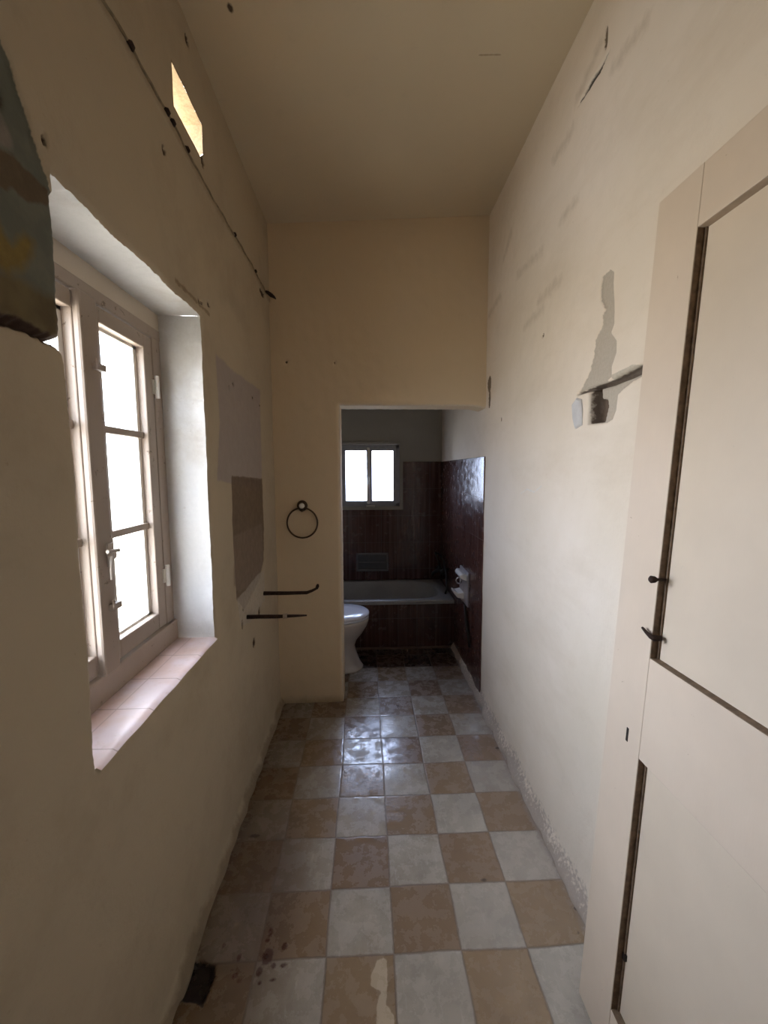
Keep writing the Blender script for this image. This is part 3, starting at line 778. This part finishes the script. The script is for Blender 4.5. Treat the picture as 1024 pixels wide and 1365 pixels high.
# grey filler smear and loose strip beside the broken socket
# (part of the broken plaster on the right wall)
fp = c5([(125, 1050), (160, 1000), (190, 1010), (197, 1100), (195, 1190), (150, 1215), (132, 1150)])
bm = bmesh.new(); c0 = np.mean(fp, 0)
loft(bm, [[(XR+.012, y, z) for y, z in fp], [(XR-.004, y, z) for y, z in fp], [(XR-.008, c0[0]+(y-c0[0])*.8, c0[1]+(z-c0[1])*.9) for y, z in fp]])
pf = obj('plaster_filler', bm, M['filler'])
tag(pf, 'bluish white lump of filler at the left edge of the broken socket hole', 'filler')

# ------------------------------------------------------------------ BATH TUB
TY0, TY1 = 3.20, YB-.012; TX1 = XR-.006; TX0 = XBL; TZ = .395
tub = thing('bathtub', 'grey enamel bathtub with brown tiled side under the back window', 'bathtub', ((TX0+TX1)/2, (TY0+TY1)/2, 0))
o3 = Vector(tub.location)
def rr(x0, x1, y0, y1, r, z, n=8):
    out = []
    for cx, cy, a0 in ((x1-r, y1-r, 0), (x0+r, y1-r, PI/2), (x0+r, y0+r, PI), (x1-r, y0+r, 1.5*PI)):
        for k in range(n+1):
            a = a0+PI/2*k/n; out.append(Vector((cx+r*math.cos(a), cy+r*math.sin(a), z))-o3)
    return out
bm = bmesh.new()
loft(bm, [rr(TX0, TX1, TY0-.008, TY1, .006, TZ-.03), rr(TX0, TX1, TY0-.010, TY1, .008, TZ-.006), rr(TX0+.002, TX1-.002, TY0-.006, TY1, .010, TZ),
          rr(TX0+.05, TX1-.075, TY0+.045, TY1-.05, .20, TZ), rr(TX0+.055, TX1-.085, TY0+.052, TY1-.058, .20, TZ-.012),
          rr(TX0+.08, TX1-.12, TY0+.08, TY1-.085, .19, TZ-.20), rr(TX0+.14, TX1-.18, TY0+.13, TY1-.14, .14, TZ-.33), rr(TX0+.25, TX1-.30, TY0+.22, TY1-.22, .05, TZ-.345)], cap0=False)
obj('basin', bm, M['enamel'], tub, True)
bm = bmesh.new(); box(bm, Vector((TX0, TY0, .0))-o3, Vector((TX1, TY0+.03, TZ-.028))-o3); obj('bath_panel', bm, M['tileTub'], tub)
bm = bmesh.new(); box(bm, Vector((TX0, TY0-.008, .0))-o3, Vector((TX1, TY0, .018))-o3); obj('kick_strip', bm, simple('brown_kick_strip', (.17, .11, .08), .5), tub)

# mixer tap with dark hose
mt = thing('bath_mixer_tap', 'dark bath mixer tap with a curved hose on the right wall over the tub', 'tap', (XR-.008, 3.52, .56))
bm = bmesh.new(); tube(bm, [(0, 0, 0), (-.05, 0, 0), (-.085, 0, -.004), (-.12, 0, -.03), (-.125, 0, -.05)], [.018, .016, .015, .013, .012]); tube(bm, [(-.05, -.07, 0), (-.05, .07, 0)], .017, 12); obj('tap_body', bm, M['black'], mt, True)
for sy in (-1, 1):
    bm = bmesh.new(); tube(bm, [(-.05, .07*sy, 0), (-.05, .095*sy, 0), (-.05, .11*sy, 0)], [.02, .024, .016], 10); obj('tap_handle', bm, M['black'], mt, True)
bm = bmesh.new(); tube(bm, [(-.05, -.02, .01), (-.08, -.03, .09), (-.10, .0, .15), (-.06, .03, .13), (-.03, -.02, .08), (-.03, -.14, .0), (-.045, -.24, -.05), (-.05, -.28, -.09), (-.06, -.27, -.13)], .009, 8); obj('shower_hose', bm, M['black'], mt, True)

# ceramic paper holder on the right tiled wall
hx = XR-.006
ph = thing('toilet_paper_holder', 'pale ceramic toilet paper holder with metal ring on the brown tiled wall', 'paper holder', (hx, 2.86, .60))
bm = bmesh.new(); box(bm, (-.010, -.125, -.115), (.001, .125, .125)); obj('back_plate', bm, simple('mauve_ceramic', (.33, .29, .29), .3), ph, bevel=.004)
bm = bmesh.new(); loft(bm, [[(-.008, -.10, .105), (-.008, .10, .105), (-.008, .10, .06), (-.008, -.10, .06)], [(-.04, -.095, .112), (-.04, .095, .112), (-.04, .095, .072), (-.04, -.095, .072)], [(-.055, -.08, .10), (-.055, .08, .10), (-.055, .08, .082), (-.055, -.08, .082)]])
obj('hood', bm, M['ceramic'], ph, bevel=.006)
bm = bmesh.new(); torus(bm, (-.03, .05, .03), .022, .006, 'y', 20, 8); obj('roll_ring', bm, M['chrome'], ph, True)
bm = bmesh.new(); loft(bm, [[(-.008, -.02, -.09), (-.008, .12, -.09), (-.008, .12, -.04), (-.008, -.02, -.04)], [(-.05, .0, -.085), (-.05, .12, -.085), (-.05, .12, -.05), (-.05, .0, -.05)], [(-.075, .02, -.055), (-.075, .11, -.055), (-.075, .11, -.035), (-.075, .02, -.035)]])
obj('tray', bm, M['ceramic'], ph, bevel=.006)
# pipe running down below it
bm = bmesh.new(); tube(bm, [(0, 0, 0), (0, -.03, -.08), (.0, -.10, -.17), (.0, -.14, -.25)], [.012, .011, .010, .008], 8)
pp = obj('waste_hose', bm, M['black'], None, True); pp.location = (XR-.018, 2.80, .485)
tag(pp, 'dark hose hanging down the brown tiles below the paper holder', 'hose')

# soap dish on the back wall
a0 = at(475, 737, 1, t0); a1 = at(518, 761, 1, t0)
sd = thing('soap_dish', 'grey ceramic soap dish set into the brown back wall over the tub', 'soap dish', ((a0[0]+a1[0])/2, t0, (a0[2]+a1[2])/2))
hw = (a1[0]-a0[0])/2; hh = (a0[2]-a1[2])/2
bm = bmesh.new()
box(bm, (-hw, -.012, hh-.022), (hw, .001, hh)); box(bm, (-hw, -.012, -hh), (hw, .001, -hh+.016)); box(bm, (-hw, -.012, -hh), (-hw+.02, .001, hh)); box(bm, (hw-.02, -.012, -hh), (hw, .001, hh))
obj('surround', bm, M['grout_soap'], sd, bevel=.004)
bm = bmesh.new(); box(bm, (-hw+.02, -.003, -hh+.016), (hw-.02, .001, hh-.022)); obj('recess', bm, simple('soap_recess', (.10, .10, .11), .3), sd)
bm = bmesh.new(); box(bm, (-hw+.018, -.035, -hh+.012), (hw-.018, -.002, -hh+.026)); tube(bm, [(-hw+.02, -.03, .004), (hw-.02, -.03, .004)], .007); obj('soap_shelf', bm, M['grout_soap'], sd, bevel=.003)

# ------------------------------------------------------------------ TOILET (faces right, back to the bathroom's left wall)
wc = thing('toilet', 'white ceramic toilet with closed pale bluish lid beyond the doorway', 'toilet', (-.20, 2.91, 0))
def egg(tip, back, hwid, z, n=40):
    """outline in local xy: rounded nose towards +x, squarer back"""
    out = []
    for k in range(n):
        a = 2*PI*k/n; c_, s_ = math.cos(a), math.sin(a)
        x = tip*c_ if c_ > 0 else back*(-1)*abs(c_)**.7
        y = hwid*(abs(s_)**.85)*(1 if s_ > 0 else -1)
        out.append((x, y, z))
    return out
bm = bmesh.new()
loft(bm, [egg(.165, .17, .115, 0), egg(.168, .17, .118, .012), egg(.160, .165, .105, .022), egg(.145, .16, .092, .05), egg(.120, .15, .085, .12), egg(.110, .16, .085, .17),
          egg(.130, .20, .110, .22), egg(.170, .24, .145, .27), egg(.200, .26, .165, .32), egg(.212, .265, .172, .355), egg(.214, .265, .175, .372), egg(.205, .26, .168, .378)])
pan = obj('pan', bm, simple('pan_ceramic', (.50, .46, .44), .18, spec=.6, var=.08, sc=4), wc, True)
bm = bmesh.new(); loft(bm, [egg(.208, .25, .170, .379), egg(.214, .255, .176, .383), egg(.214, .255, .176, .392), egg(.206, .25, .170, .395)]); obj('seat', bm, M['lid'], wc, True)
bm = bmesh.new(); loft(bm, [egg(.206, .25, .170, .396), egg(.216, .255, .178, .400), egg(.216, .255, .178, .408), egg(.205, .25, .168, .416), egg(.12, .16, .09, .420)]); obj('lid', bm, M['lid'], wc, True)
bm = bmesh.new(); box(bm, (-.55, -.19, .40), (-.36, .19, .74)); obj('cistern', bm, M['ceramic'], wc, bevel=.02)
bm = bmesh.new(); box(bm, (-.46, -.09, .0), (-.15, .09, .38)); obj('pan_back', bm, M['ceramic'], wc, bevel=.03)

# ------------------------------------------------------------------ LIGHT: overcast daylight through the three openings
wd = bpy.data.worlds.new('sky'); bpy.context.scene.world = wd; wd.use_nodes = True; nt = wd.node_tree
bg = nt.nodes['Background']; tcw = nt.nodes.new('ShaderNodeTexCoord'); sx = nt.nodes.new('ShaderNodeSeparateXYZ'); nt.links.new(tcw.outputs['Generated'], sx.inputs[0])
rp = nt.nodes.new('ShaderNodeValToRGB'); mr = nt.nodes.new('ShaderNodeMapRange'); mr.inputs['From Min'].default_value = -1; nt.links.new(sx.outputs['Z'], mr.inputs['Value']); nt.links.new(mr.outputs[0], rp.inputs[0])
rp.color_ramp.elements[0].position = .40; rp.color_ramp.elements[0].color = (.60, .55, .48, 1)
rp.color_ramp.elements[1].position = .56; rp.color_ramp.elements[1].color = (.82, .87, 1.0, 1)
nt.links.new(rp.outputs[0], bg.inputs['Color']); bg.inputs['Strength'].default_value = 16.0
def portal(name, loc, rot, sx_, sy_):
    ld = bpy.data.lights.new(name, 'AREA'); ld.shape = 'RECTANGLE'; ld.size = sx_; ld.size_y = sy_
    ld.cycles.is_portal = True
    o = bpy.data.objects.new(name, ld); C.objects.link(o); o.location = loc; o.rotation_euler = rot
portal('window_daylight', (XO-.01, (WY0+WY1)/2, (WZ0+WZ1)/2), (0, -PI/2, 0), WZ1-WZ0+.1, WY1-WY0+.1)
portal('vent_daylight', (XO-.01, (VY0+VY1)/2, (VZ0+VZ1)/2), (0, -PI/2, 0), .16, .26)
portal('bathroom_daylight', ((BW[0]+BW[1])/2, YB+.18, (BW[2]+BW[3])/2), (-PI/2, 0, 0), .62, .62)

# ------------------------------------------------------------------ camera
cd = bpy.data.cameras.new('camera'); co = bpy.data.objects.new('camera', cd); C.objects.link(co)
cd.sensor_fit = 'VERTICAL'; cd.sensor_height = 36; cd.lens = 36*F/1365; cd.clip_start = .02
m = Matrix(((RM[0][0], RM[1][0], -RM[2][0]), (RM[0][1], RM[1][1], -RM[2][1]), (RM[0][2], RM[1][2], -RM[2][2])))
co.matrix_world = Matrix.Translation(CAM) @ m.to_4x4()
sc = bpy.context.scene; sc.camera = co
sc.view_settings.view_transform = 'Standard'; sc.view_settings.look = 'None'; sc.view_settings.gamma = 1; sc.view_settings.exposure = 1.22
try: sc.view_settings.use_curve_mapping = False
except Exception: pass
sc.cycles.use_denoising = True; sc.cycles.max_bounces = 16; sc.cycles.diffuse_bounces = 10; sc.cycles.glossy_bounces = 6; sc.cycles.transparent_max_bounces = 16
sc.cycles.sample_clamp_indirect = 6
